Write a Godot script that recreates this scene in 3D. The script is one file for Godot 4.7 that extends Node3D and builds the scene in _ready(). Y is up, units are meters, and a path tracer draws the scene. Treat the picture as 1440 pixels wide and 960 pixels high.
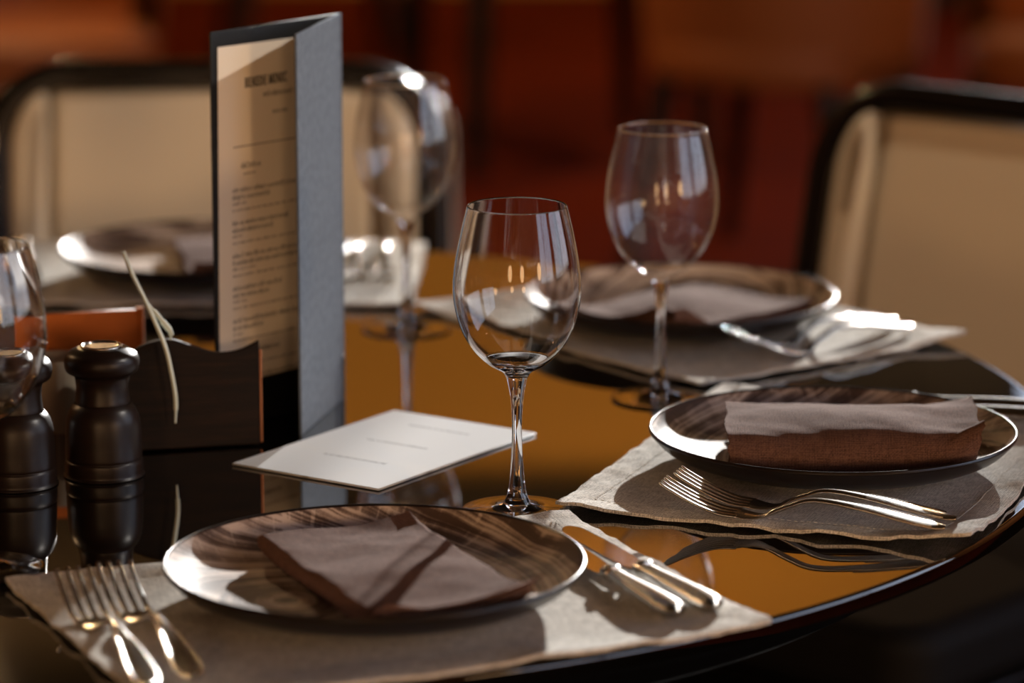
extends Node3D
# A laid restaurant table in low sun. Metres, y up; x to the right of the camera, -z away from it.

const TOP := 0.75                                # height of the table top
const CENTRE := Vector3(-0.283, 0.75, -2.589)    # middle of the round table

var M := {}
var used := {}
var rng := RandomNumberGenerator.new()
var noise := FastNoiseLite.new()


# ---------------------------------------------------------------- mesh collector
class Shape:
	var v := PackedVector3Array()
	var n := PackedVector3Array()
	var uv := PackedVector2Array()
	var ix := PackedInt32Array()

	func tri(a: int, b: int, c: int) -> void:
		var g := (v[b] - v[a]).cross(v[c] - v[a])
		if g.dot(n[a] + n[b] + n[c]) > 0.0:      # Godot's front faces run clockwise
			ix.append_array([a, c, b])
		else:
			ix.append_array([a, b, c])

	func point(p: Vector3, nn: Vector3, t := Vector2.ZERO) -> int:
		v.append(p)
		n.append(nn)
		uv.append(t)
		return v.size() - 1

	# rows of points with their normals; joins neighbours with quads
	func weave(P: Array, N: Array, close_u := false, close_v := false, U: Array = []) -> void:
		var base := v.size()
		var nu := P.size()
		var nv: int = P[0].size()
		for i in nu:
			for j in nv:
				var t := Vector2(float(i) / maxi(nu - 1, 1), float(j) / maxi(nv - 1, 1))
				if U:
					t = U[i][j]
				point(P[i][j], N[i][j], t)
		for i in (nu if close_u else nu - 1):
			for j in (nv if close_v else nv - 1):
				var a := base + i * nv + j
				var b := base + ((i + 1) % nu) * nv + j
				var c := base + ((i + 1) % nu) * nv + (j + 1) % nv
				var d := base + i * nv + (j + 1) % nv
				tri(a, b, c)
				tri(a, c, d)

	# rows of points; smooth normals from the neighbours
	func sheet(P: Array, flip := false, close_v := false, U: Array = []) -> void:
		var nu := P.size()
		var nv: int = P[0].size()
		var N := []
		for i in nu:
			var row := PackedVector3Array()
			for j in nv:
				var du: Vector3 = P[mini(i + 1, nu - 1)][j] - P[maxi(i - 1, 0)][j]
				var j1 := (j + 1) % nv if close_v else mini(j + 1, nv - 1)
				var j0 := (j - 1 + nv) % nv if close_v else maxi(j - 1, 0)
				var dv: Vector3 = P[i][j1] - P[i][j0]
				var q := du.cross(dv)
				if q.length() < 1e-14:
					q = Vector3.UP
				row.append(q.normalized() * (-1.0 if flip else 1.0))
			N.append(row)
		weave(P, N, false, close_v, U)

	# profile of (radius, height) points turned about y; the solid lies to the left of the path
	func lathe(prof: Array, seg := 64, planar := 0.0, off := Vector2.ZERO) -> void:
		var P := []
		var N := []
		var U := []
		var k := prof.size()
		for i in k:
			var d: Vector2 = (prof[mini(i + 1, k - 1)] - prof[maxi(i - 1, 0)]).normalized()
			var q := Vector2(d.y, -d.x)
			var pr := PackedVector3Array()
			var nr := PackedVector3Array()
			var ur := PackedVector2Array()
			for j in seg + 1:
				var a := TAU * j / seg
				pr.append(Vector3(prof[i].x * cos(a), prof[i].y, prof[i].x * sin(a)))
				nr.append(Vector3(q.x * cos(a), q.y, q.x * sin(a)))
				if planar > 0.0:
					ur.append(Vector2(0.5 + prof[i].x * cos(a) / planar, 0.5 + prof[i].x * sin(a) / planar) + off)
				else:
					ur.append(Vector2(float(j) / seg, prof[i].y * 4.0))
			P.append(pr)
			N.append(nr)
			U.append(ur)
		weave(P, N, false, false, U)

	# ellipses of half-widths w (sideways) and t (along up) along a spine, ends closed
	func loft(spine: Array, w: Array, t: Array, up := Vector3.UP, seg := 12, boxy := 1.0) -> void:
		var P := []
		var N := []
		var k := spine.size()
		for i in k:
			var d: Vector3 = (spine[mini(i + 1, k - 1)] - spine[maxi(i - 1, 0)]).normalized()
			var s := d.cross(up).normalized()
			var u := s.cross(d).normalized()
			var pr := PackedVector3Array()
			var nr := PackedVector3Array()
			for j in seg:
				var a := TAU * j / seg
				var tw: float = maxf(w[i], 1e-5)
				var tt: float = maxf(t[i], 1e-5)
				var ca := signf(cos(a)) * pow(absf(cos(a)), boxy)
				var sa := signf(sin(a)) * pow(absf(sin(a)), boxy)
				pr.append(spine[i] + s * ca * tw + u * sa * tt)
				ca = signf(cos(a)) * pow(absf(cos(a)), 2.0 - boxy)
				sa = signf(sin(a)) * pow(absf(sin(a)), 2.0 - boxy)
				nr.append((s * ca / tw + u * sa / tt).normalized())
			P.append(pr)
			N.append(nr)
		weave(P, N, false, true)
		for e in [0, k - 1]:
			var d2: Vector3 = (spine[e] - spine[1 if e == 0 else k - 2]).normalized()
			var c := point(spine[e], d2)
			var first := v.size()
			for j in seg:
				point(P[e][j], d2)
			for j in seg:
				tri(c, first + j, first + (j + 1) % seg)

	# outline in xy, thickness along z from 0 to depth, edges rounded by r
	func slab(poly: PackedVector2Array, depth: float, r: float, at := Transform3D.IDENTITY, steps := 4) -> void:
		var k := poly.size()
		var area := 0.0
		for i in k:
			area += poly[i].cross(poly[(i + 1) % k])
		var sgn := 1.0 if area > 0.0 else -1.0
		var nrm := PackedVector2Array()
		for i in k:
			var a := (poly[i] - poly[(i - 1 + k) % k]).normalized()
			var b := (poly[(i + 1) % k] - poly[i]).normalized()
			var m := Vector2(a.y + b.y, -a.x - b.x) * sgn
			m = m.normalized()
			var c := maxf(0.35, m.dot(Vector2(b.y, -b.x) * sgn))
			nrm.append(m / c)
		var P := []
		var N := []
		var rows := []
		for s in steps + 1:
			var a := PI / 2 * s / steps
			rows.append(Vector3(r * (1.0 - sin(a)), r * (1.0 - cos(a)), a))       # inset, z, angle
		for s in steps + 1:
			var a := PI / 2 * s / steps
			rows.append(Vector3(r * (1.0 - cos(a)), depth - r * (1.0 - sin(a)), PI / 2 + a))
		for row in rows:
			var pr := PackedVector3Array()
			var nr := PackedVector3Array()
			for i in k:
				var q: Vector2 = poly[i] - nrm[i] * row.x
				pr.append(at * Vector3(q.x, q.y, row.y))
				var f := nrm[i].normalized()
				nr.append((at.basis * Vector3(f.x * sin(row.z), f.y * sin(row.z), -cos(row.z))).normalized())
			P.append(pr)
			N.append(nr)
		weave(P, N, false, true)
		var inner := PackedVector2Array()
		for i in k:
			inner.append(poly[i] - nrm[i] * r)
		var big := PackedVector2Array()
		for q in inner:
			big.append(q * 1000.0)                       # the triangulator drops millimetre shapes
		var idx := Geometry2D.triangulate_polygon(big)
		if idx.is_empty():                               # the inset crosses itself at a tight corner: use the outline's own triangles
			big.clear()
			for q in poly:
				big.append(q * 1000.0)
			idx = Geometry2D.triangulate_polygon(big)
		var lo := Vector2(1e9, 1e9)
		var hi := Vector2(-1e9, -1e9)
		for q in poly:
			lo = lo.min(q)
			hi = hi.max(q)
		for z in [0.0, depth]:
			var nn := (at.basis * Vector3(0, 0, -1.0 if z == 0.0 else 1.0)).normalized()
			var base := v.size()
			for q in inner:
				point(at * Vector3(q.x, q.y, z), nn, Vector2((q.x - lo.x) / (hi.x - lo.x), 1.0 - (q.y - lo.y) / (hi.y - lo.y)))
			for i in range(0, idx.size(), 3):
				tri(base + idx[i], base + idx[i + 1], base + idx[i + 2])

	func box(size: Vector3, r: float, at := Transform3D.IDENTITY) -> void:
		var hx := size.x / 2
		var hy := size.y / 2
		slab(PackedVector2Array([Vector2(-hx, -hy), Vector2(hx, -hy), Vector2(hx, hy), Vector2(-hx, hy)]), size.z, r, at * Transform3D(Basis(), Vector3(0, 0, -size.z / 2)), 2)

	func mesh() -> ArrayMesh:
		var a := []
		a.resize(Mesh.ARRAY_MAX)
		a[Mesh.ARRAY_VERTEX] = v
		a[Mesh.ARRAY_NORMAL] = n
		a[Mesh.ARRAY_TEX_UV] = uv
		a[Mesh.ARRAY_INDEX] = ix
		var m := ArrayMesh.new()
		m.add_surface_from_arrays(Mesh.PRIMITIVE_TRIANGLES, a)
		return m


# ---------------------------------------------------------------- naming helpers
func numbered(called: String) -> String:
	var k: int = used.get(called, 0)
	used[called] = k + 1
	return called if k == 0 else "%s_%03d" % [called, k]


func tag(o: Node, label: String, category: String, group := "", kind := "") -> void:
	if label:
		o.set_meta("label", label)
	if category:
		o.set_meta("category", category)
	if group:
		o.set_meta("group", group)
	if kind:
		o.set_meta("kind", kind)


func thing(called: String, label: String, category: String, at := Vector3.ZERO, turn := 0.0, group := "") -> Node3D:
	var o := Node3D.new()
	o.name = numbered(called)
	add_child(o)
	o.position = at
	o.rotation.y = turn
	tag(o, label, category, group)
	return o


func part(called: String, s: Shape, m: Material, parent: Node) -> MeshInstance3D:
	var o := MeshInstance3D.new()
	o.name = called
	o.mesh = s.mesh()
	o.material_override = m
	parent.add_child(o, true)
	return o


func copy(o: Node3D, label: String) -> Node3D:
	var c: Node3D = o.duplicate()
	c.name = numbered(String(o.name).trim_suffix("_001"))
	add_child(c)
	c.set_meta("label", label)
	return c


func structure(called: String, s: Shape, m: Material) -> MeshInstance3D:
	var o := part(called, s, m, self)
	o.set_meta("kind", "structure")
	return o


# ---------------------------------------------------------------- curves
func smooth(pts: Array, steps := 6) -> Array:
	var out := []
	for i in pts.size() - 1:
		var p0 = pts[maxi(i - 1, 0)]
		var p1 = pts[i]
		var p2 = pts[i + 1]
		var p3 = pts[mini(i + 2, pts.size() - 1)]
		for s in steps:
			var t := float(s) / steps
			out.append(0.5 * (2.0 * p1 + (p2 - p0) * t + (2.0 * p0 - 5.0 * p1 + 4.0 * p2 - p3) * t * t + (3.0 * p1 - p0 - 3.0 * p2 + p3) * t * t * t))
	out.append(pts[pts.size() - 1])
	return out


func rounded(w: float, h: float, r: float, seg := 6) -> PackedVector2Array:
	var out := PackedVector2Array()
	for c in [[w / 2 - r, h / 2 - r, 0.0], [-w / 2 + r, h / 2 - r, PI / 2], [-w / 2 + r, -h / 2 + r, PI], [w / 2 - r, -h / 2 + r, 1.5 * PI]]:
		for s in seg + 1:
			var a: float = c[2] + PI / 2 * s / seg
			out.append(Vector2(c[0] + r * cos(a), c[1] + r * sin(a)))
	return out


# ---------------------------------------------------------------- materials
func mat(called: String, c: Color, rough: float, metal := 0.0, spec := 0.5) -> StandardMaterial3D:
	var m := StandardMaterial3D.new()
	m.resource_name = called
	m.albedo_color = c
	m.roughness = rough
	m.metallic = metal
	m.metallic_specular = spec
	M[called] = m
	return m


func picture(w: int, h: int, f: Callable) -> ImageTexture:
	var im := Image.create(w, h, false, Image.FORMAT_RGB8)
	for y in h:
		for x in w:
			im.set_pixel(x, y, f.call(x, y))
	return ImageTexture.create_from_image(im)


func weave_texture() -> ImageTexture:                # plain weave of slubby threads
	return picture(256, 256, func(x, y):
		var over := 1.0 if (x / 8 + y / 8) % 2 == 0 else 0.0
		var along: float = absf(sin(PI * (y if over > 0.5 else x) / 8.0))
		var slub: float = noise.get_noise_2d(x * (0.6 if over > 0.5 else 6.0), y * (6.0 if over > 0.5 else 0.6))
		var k: float = clampf(0.68 + 0.28 * along + 0.42 * slub, 0.0, 1.0)
		return Color(k, k, k))


func cloth(called: String, c: Color, weave: ImageTexture, scale: float) -> StandardMaterial3D:
	var m := mat(called, c, 0.95, 0.0, 0.15)
	m.albedo_texture = weave
	m.uv1_triplanar = true
	m.uv1_scale = Vector3.ONE * scale
	m.heightmap_enabled = true
	m.heightmap_texture = weave
	m.heightmap_scale = 0.03
	m.rim_enabled = true
	m.rim = 0.04
	m.rim_tint = 0.6
	return m


func wood(called: String, dark: Color, light: Color, rough: float, stretch: Vector3) -> StandardMaterial3D:
	var m := mat(called, Color.WHITE, rough)
	var tex := picture(256, 256, func(x, y):
		var g: float = noise.get_noise_2d(x * 0.5, y * 9.0) * 0.5 + 0.5
		var f: float = noise.get_noise_2d(x * 2.0 + 900.0, y * 30.0) * 0.5 + 0.5
		return dark.lerp(light, clampf(0.7 * g * g + 0.4 * f - 0.1, 0.0, 1.0)))
	m.albedo_texture = tex
	m.uv1_triplanar = true
	m.uv1_scale = stretch
	return m


func materials() -> void:
	noise.seed = 7
	noise.frequency = 0.02
	noise.fractal_octaves = 4
	var w := weave_texture()
	cloth("linen", Color(0.885, 0.865, 0.83), w, 22.0)
	cloth("napkin_cloth", Color(0.44, 0.325, 0.28), w, 26.0)
	mat("black_glass", Color(0.012, 0.011, 0.010), 0.03, 0.0, 0.7)
	M.black_glass.clearcoat_enabled = true
	M.black_glass.clearcoat = 1.0
	M.black_glass.clearcoat_roughness = 0.02
	mat("black_lacquer", Color(0.03, 0.031, 0.035), 0.2, 0.0, 0.4)
	mat("cream_leather", Color(0.80, 0.735, 0.64), 0.42)
	M.cream_leather.heightmap_enabled = true
	M.cream_leather.heightmap_texture = noise_texture(0.05, 3)
	M.cream_leather.heightmap_scale = 0.05
	M.cream_leather.uv1_triplanar = true
	M.cream_leather.uv1_scale = Vector3.ONE * 6.0
	mat("seat_leather", Color(0.05, 0.045, 0.045), 0.7, 0.0, 0.3)
	mat("rug_pile", Color(0.07, 0.062, 0.058), 0.95, 0.0, 0.1)
	mat("tan_leather", Color(0.62, 0.36, 0.18), 0.55)
	mat("dark_wood_plain", Color(0.035, 0.025, 0.02), 0.4)
	wood("mill_wood", Color(0.07, 0.045, 0.035), Color(0.15, 0.09, 0.062), 0.33, Vector3(2, 9, 2))
	M.mill_wood.metallic_specular = 0.36

	wood("caddy_wood", Color(0.055, 0.036, 0.028), Color(0.20, 0.12, 0.075), 0.6, Vector3(4, 4, 4))
	M.caddy_wood.metallic_specular = 0.25

	wood("floor_wood", Color(0.33, 0.105, 0.035), Color(0.52, 0.20, 0.065), 0.85, Vector3(0.5, 0.5, 0.5))
	M.floor_wood.metallic_specular = 0.15
	mat("glass", Color(1, 1, 1, 0.0), 0.02)
	M.glass.transparency = BaseMaterial3D.TRANSPARENCY_ALPHA
	M.glass.refraction_enabled = true
	M.glass.refraction_scale = 0.05
	mat("thin_glass", Color(1, 1, 1, 0.0), 0.035)
	M.thin_glass.transparency = BaseMaterial3D.TRANSPARENCY_ALPHA
	mat("pane", Color(1, 1, 1, 0.03), 0.0)
	M.pane.transparency = BaseMaterial3D.TRANSPARENCY_ALPHA
	mat("steel", Color(0.84, 0.83, 0.81), 0.2, 1.0)
	mat("steel_blade", Color(0.78, 0.77, 0.76), 0.08, 1.0)
	mat("copper_edge", Color(0.62, 0.40, 0.27), 0.35, 0.6)
	mat("card_white", Color(0.93, 0.93, 0.925), 0.6)
	mat("ink", Color(0.09, 0.075, 0.07), 0.8)
	mat("menu_black", Color(0.022, 0.023, 0.026), 0.55)
	mat("suede", Color.WHITE, 0.95, 0.0, 0.2)
	M.suede.albedo_texture = picture(256, 256, func(x, y):
		var k: float = 0.5 + 0.5 * noise.get_noise_2d(x * 3.0, y * 3.0) + 0.35 * noise.get_noise_2d(x * 25.0, y * 25.0)
		return Color(0.355, 0.39, 0.435).lerp(Color(0.45, 0.485, 0.53), clampf(k, 0, 1)))
	M.suede.uv1_triplanar = true
	M.suede.uv1_scale = Vector3.ONE * 7.0
	mat("orange_board", Color(0.76, 0.39, 0.04), 0.55)
	mat("cream_ceramic", Color(0.66, 0.60, 0.52), 0.3)
	mat("sprig_green", Color(0.74, 0.77, 0.73), 0.3)
	mat("plate_dark", Color(0.085, 0.055, 0.04), 0.28)
	mat("plate_glaze", Color.WHITE, 0.3)
	M.plate_glaze.roughness = 0.6
	M.plate_glaze.metallic_specular = 0.35
	M.plate_glaze.albedo_texture = plate_texture()
	mat("wall_amber", Color(0.74, 0.60, 0.30), 0.85)
	mat("wall_plain", Color(0.55, 0.40, 0.28), 0.9)
	mat("ceiling_dark", Color(0.12, 0.09, 0.075), 0.9)
	mat("bulb", Color(1, 0.8, 0.55), 0.5)
	M.bulb.emission_enabled = true
	M.bulb.emission = Color(1.0, 0.72, 0.42)
	M.bulb.emission_energy_multiplier = 22.0
	mat("globe", Color(1, 0.9, 0.75), 0.5)
	M.globe.emission_enabled = true
	M.globe.emission = Color(1.0, 0.80, 0.58)
	M.globe.emission_energy_multiplier = 6.0
	mat("lamp_strip", Color(1, 0.8, 0.55), 0.5)
	M.lamp_strip.emission_enabled = true
	M.lamp_strip.emission = Color(1.0, 0.7, 0.38)
	M.lamp_strip.emission_energy_multiplier = 3.0


func noise_texture(freq: float, octaves: int) -> ImageTexture:
	var nn := FastNoiseLite.new()
	nn.seed = 21
	nn.frequency = freq
	nn.fractal_octaves = octaves
	return picture(256, 256, func(x, y):
		var k: float = 0.5 + 0.5 * nn.get_noise_2d(x, y)
		return Color(k, k, k))


# glaze that imitates a sawn log: wobbly rings about an off-centre heart, fine radial checks
func plate_texture() -> ImageTexture:
	var size := 768
	var heart := Vector2(0.30, 0.60)
	return picture(size, size, func(x, y):
		var p := Vector2(float(x) / size, float(y) / size)
		var d := p - heart
		var ang := d.angle()
		var ux := cos(ang)
		var uy := sin(ang)
		var wob: float = noise.get_noise_3d(ux * 45.0, uy * 45.0, d.length() * 25.0)
		var r: float = d.length() * (1.0 + 0.05 * wob)
		var fine: float = noise.get_noise_2d(r * 5200.0, 40.0 + 8.0 * wob)
		var broad: float = noise.get_noise_2d(r * 900.0, 900.0 + 5.0 * wob)
		var grain: float = noise.get_noise_2d(x * 14.0, y * 14.0)
		var check: float = noise.get_noise_3d(ux * 1500.0, uy * 1500.0, 300.0 + d.length() * 12.0)
		var patch: float = noise.get_noise_2d(x * 0.35 + 70.0, y * 0.35)
		var k: float = 0.52 + 1.3 * broad + 1.0 * fine + 0.3 * grain + 0.8 * patch
		k += 0.5 * clampf((check - 0.15) * 4.0, 0.0, 1.0) * clampf(0.5 + 2.0 * noise.get_noise_2d(x * 1.2 + 4000.0, y * 1.2), 0.0, 1.0)
		k = clampf(k, 0.0, 1.0)
		var c := Color(0.285, 0.22, 0.19).lerp(Color(0.75, 0.685, 0.635), k)
		if r < 0.03:
			c = c.darkened(0.35)
		return c)


# ---------------------------------------------------------------- the table and what is laid on it
func seat_point(deg: float, along: float, out: float, h := 0.0) -> Vector3:
	var a := deg_to_rad(deg)
	return CENTRE + Vector3(-sin(a) * along + cos(a) * out, h, -(cos(a) * along + sin(a) * out))


# turn that points a thing's own +z away from the table's middle and its +x along the rim (anticlockwise from above)
func seat_turn(deg: float) -> float:
	var a := deg_to_rad(deg)
	return atan2(cos(a), -sin(a))


func make_table() -> void:
	var t := thing("round_table", "round glossy black dining table that carries the place settings", "table", Vector3(CENTRE.x, 0, CENTRE.z))
	var s := Shape.new()
	var r := 0.686
	var prof := [Vector2(0.0001, TOP), Vector2(0.3, TOP), Vector2(r - 0.004, TOP)]
	var under := []
	for k in 7:
		var a := PI / 2 * k / 6
		prof.append(Vector2(r - 0.003 + 0.003 * sin(a), TOP - 0.003 + 0.003 * cos(a)))
	for k in 7:
		var a := PI / 2 * k / 6
		under.append(Vector2(r - 0.003 + 0.003 * cos(a), TOP - 0.010 - 0.003 * sin(a)))
	prof.reverse()
	under.reverse()
	under.push_front(Vector2(0.0001, TOP - 0.013))
	s.lathe(under + prof, 160)
	part("table_top", s, M.black_glass, t)
	s = Shape.new()
	s.lathe([Vector2(0.0001, 0.690), Vector2(0.60, 0.690), Vector2(0.615, 0.70), Vector2(0.62, 0.737)], 96)
	part("apron", s, M.black_lacquer, t)
	s = Shape.new()
	s.lathe(smooth([Vector2(0.10, 0.03), Vector2(0.062, 0.12), Vector2(0.055, 0.4), Vector2(0.07, 0.62), Vector2(0.12, 0.692)]), 40)
	part("column", s, M.black_lacquer, t)
	s = Shape.new()
	s.lathe([Vector2(0.31, 0.0), Vector2(0.315, 0.012), Vector2(0.30, 0.022), Vector2(0.12, 0.04), Vector2(0.0001, 0.042)], 64)
	part("base", s, M.black_lacquer, t)
	for c in t.get_children():
		if c.name != "table_top":
			c.position.y += 0.0018 if c.name == "base" else 0.0


func make_placemat(seed_no: int, half: Vector2, curl: Array) -> Node3D:
	# own x along the rim, own z outwards; curl: lift of the four corners (-x-z, +x-z, +x+z, -x+z)
	var t := thing("placemat", "", "placemat", Vector3.ZERO, 0.0, "linen placemats on the round table")
	var nu := 64
	var nv := 48
	var up := []
	var down := []
	for i in nu + 1:
		var a := PackedVector3Array()
		var b := PackedVector3Array()
		for j in nv + 1:
			var u := -1.0 + 2.0 * i / nu
			var w := -1.0 + 2.0 * j / nv
			var x := u * half.x + 0.0025 * noise.get_noise_2d(w * 160.0 + seed_no * 77.0, 10.0) * absf(u)
			var z := w * half.y + 0.0025 * noise.get_noise_2d(u * 160.0 + seed_no * 31.0, 50.0) * absf(w)
			var edge := minf(half.x - absf(u) * half.x, half.y - absf(w) * half.y)
			var near := clampf(1.0 - edge / 0.05, 0.0, 1.0)
			var lift: float = 0.0035 * near * near * (0.5 + 0.9 * noise.get_noise_2d(u * 130.0 + seed_no * 41.0, w * 130.0))
			lift += 0.0012 * (0.5 + 0.5 * noise.get_noise_2d(u * 400.0, w * 400.0 + seed_no * 9.0)) * near
			var cs := [[-1, -1], [1, -1], [1, 1], [-1, 1]]
			for c in 4:
				var q := clampf(1.0 - Vector2(u - cs[c][0], w - cs[c][1]).length() / 0.55, 0.0, 1.0)
				lift += float(curl[c]) * q * q
			lift = maxf(lift, 0.0)
			var hem := 0.0009 if edge < 0.019 else 0.0
			if absf(edge - 0.0195) < 0.0012:
				hem = -0.0004
			if edge < 0.019 and edge > 0.0005:
				hem += 0.0004 * sin((x + z) * 900.0) * noise.get_noise_2d(x * 900.0, z * 900.0)
			var round_off := 0.0007 if i == 0 or i == nu or j == 0 or j == nv else 0.0
			a.append(Vector3(x, 0.0024 + lift + hem - round_off, z))
			b.append(Vector3(x, 0.0002 + lift, z))
		up.append(a)
		down.append(b)
	var s := Shape.new()
	s.sheet(up, true)
	s.sheet(down, false)
	var ring_up := PackedVector3Array()
	var ring_down := PackedVector3Array()
	for i in nu:
		ring_up.append(up[i][0])
		ring_down.append(down[i][0])
	for j in nv:
		ring_up.append(up[nu][j])
		ring_down.append(down[nu][j])
	for i in nu:
		ring_up.append(up[nu - i][nv])
		ring_down.append(down[nu - i][nv])
	for j in nv:
		ring_up.append(up[0][nv - j])
		ring_down.append(down[0][nv - j])
	s.sheet([ring_up, ring_down], false, true)
	part("cloth", s, M.linen, t)
	# a line of stitches inside the hem
	s = Shape.new()
	var inset := 0.0205
	for side in 4:
		var along := half.x if side % 2 == 0 else half.y
		var k := int((2.0 * along - 2.0 * inset) / 0.0045)
		for q in k:
			var p := -along + inset + (q + 0.2) * 0.0045
			var fixed := (half.y if side % 2 == 0 else half.x) - inset
			var xz := Vector2(p, fixed * (1 if side < 2 else -1)) if side % 2 == 0 else Vector2(fixed * (1 if side < 2 else -1), p)
			var fi := clampi(int(round((xz.x / half.x + 1.0) * nu / 2)), 0, nu)
			var fj := clampi(int(round((xz.y / half.y + 1.0) * nv / 2)), 0, nv)
			var y: float = up[fi][fj].y + 0.0001
			var dir := Vector3(1, 0, 0) if side % 2 == 0 else Vector3(0, 0, 1)
			var c0 := Vector3(xz.x, y, xz.y)
			s.loft([c0, c0 + dir * 0.0014, c0 + dir * 0.0028], [0.0001, 0.0004, 0.0001], [0.0001, 0.0003, 0.0001], Vector3.UP, 5)
	var st := part("hem_stitching", s, M.linen, t)
	st.set_meta("kind", "stuff")
	return t


func make_plate() -> Node3D:
	var t := thing("plate", "", "plate", Vector3.ZERO, 0.0, "log-patterned plates on the placemats")
	var s := Shape.new()
	var top := smooth([Vector2(0.0001, 0.0072), Vector2(0.05, 0.0072), Vector2(0.085, 0.0078), Vector2(0.108, 0.0115), Vector2(0.122, 0.0185), Vector2(0.1295, 0.0268)], 8)
	top.reverse()
	s.lathe(top, 128, 0.272)
	part("glazed_face", s, M.plate_glaze, t)
	s = Shape.new()
	s.lathe(smooth([Vector2(0.0790, 0.0024), Vector2(0.088, 0.0042), Vector2(0.106, 0.0075), Vector2(0.121, 0.0140), Vector2(0.1312, 0.0245), Vector2(0.1318, 0.0272), Vector2(0.1307, 0.0282), Vector2(0.1295, 0.0268)], 8), 128)
	part("rim", s, M.plate_dark, t)
	s = Shape.new()
	s.lathe([Vector2(0.0001, 0.0022), Vector2(0.072, 0.0022), Vector2(0.073, 0.0003), Vector2(0.078, 0.0003), Vector2(0.0790, 0.0024)], 96)
	part("foot", s, M.plate_dark, t)
	return t


func dish_height(r: float) -> float:
	# how far the plate's face rises above its flat middle
	if r < 0.075:
		return 0.0
	if r < 0.108:
		return lerpf(0.0, 0.0050, pow((r - 0.075) / 0.033, 1.6))
	return lerpf(0.0050, 0.0212, minf((r - 0.108) / 0.0215, 1.0))


# a cloth folded in flat layers: a serpentine section swept along z
func make_napkin(w: float, length: float, layers: int, gap: float, seed_no: int, droop: float, puff: float, shift: Vector2, turned: float) -> Node3D:
	var t := thing("napkin", "", "napkin", Vector3.ZERO, 0.0, "folded taupe napkins on the plates")
	# outer sheet: under the pile, round its -x side in one soft fold and over the top; inner sheet: the layers between
	var high := gap * (layers - 1)
	var outer := [Vector2(w / 2 - 0.006, 0.0), Vector2(w / 4, 0.0), Vector2(0.0, 0.0), Vector2(-w / 4, 0.0), Vector2(-w / 2 + high * 0.6, 0.0)]
	for k in range(1, 6):
		var a := -PI / 2 - PI * k / 6.0
		outer.append(Vector2(-w / 2 + high * 0.6 + cos(a) * high * 0.6, high / 2 + sin(a) * high / 2))
	for x in [-w / 2 + high * 0.6, -w / 4, 0.0, w / 4, w / 2 - 0.012, w / 2]:
		outer.append(Vector2(x, high))
	var inner := []
	for k in range(1, layers - 1):
		var l := -w / 2 + high * 0.6
		var r := w / 2 - 0.004 - 0.002 * (k % 3)
		var xs := [l, l * 0.5, 0.0, r * 0.5, r]
		if k % 2 == 0:
			xs.reverse()
		for x in xs:
			inner.append(Vector2(x, k * gap))
		if k < layers - 2:
			var e: float = xs[4]
			inner.append(Vector2(e + signf(e) * gap * 0.5, (k + 0.5) * gap))
	var two := 0
	for raw in [outer, inner]:
		two += 1
		var path := smooth(raw, 4)
		var thick := 0.0012
		var k2 := path.size()
		var nz := 48
		var P := []
		for i in nz + 1:
			var f := -1.0 + 2.0 * i / nz
			var z := f * length / 2 * (1.0 if two == 1 else 0.985)
			var row := PackedVector3Array()
			for side in 2:
				for q in k2:
					var j := q if side == 0 else k2 - 1 - q
					var d: Vector2 = (path[mini(j + 1, k2 - 1)] - path[maxi(j - 1, 0)]).normalized()
					var p: Vector2 = path[j] + Vector2(-d.y, d.x) * thick * (0.5 if side == 0 else -0.5)
					var hgt: float = p.y / maxf(high, 0.001)
					var x := p.x + 0.003 * noise.get_noise_2d(z * 700.0 + seed_no * 90.0, hgt * 40.0)
					var zz := z + 0.004 * noise.get_noise_2d(x * 500.0 + seed_no * 50.0, hgt * 90.0) * absf(f) + 0.003 * (hgt - 0.5) * f
					var wr: float = noise.get_noise_2d(x * 300.0 + z * 200.0 + seed_no * 70.0, z * 260.0 - x * 120.0)
					var y := p.y + hgt * (0.0042 * wr + puff * (1.0 - pow(absf(x) / (w / 2), 2.0)) * (1.0 - 0.6 * f * f))
					y -= droop * maxf(0.0, f) * maxf(0.0, f)
					var on := Vector2(x, zz).rotated(-turned) + shift      # place on the plate: its rim lifts the cloth
					y += dish_height(on.length() + 0.002)
					row.append(Vector3(x, y + thick, zz))
			P.append(row)
		var s := Shape.new()
		s.sheet(P, true, true)
		for e in [0, nz]:                               # close the cut ends of the cloth
			for j in k2 - 1:
				var b := s.v.size()
				var nn := Vector3(0, 0, -1 if e == 0 else 1)
				for q in [P[e][j], P[e][j + 1], P[e][2 * k2 - 2 - j], P[e][2 * k2 - 1 - j]]:
					s.point(q, nn)
				s.tri(b, b + 1, b + 2)
				s.tri(b, b + 2, b + 3)
		part("outer_fold" if two == 1 else "inner_fold", s, M.napkin_cloth, t)
	return t


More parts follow.
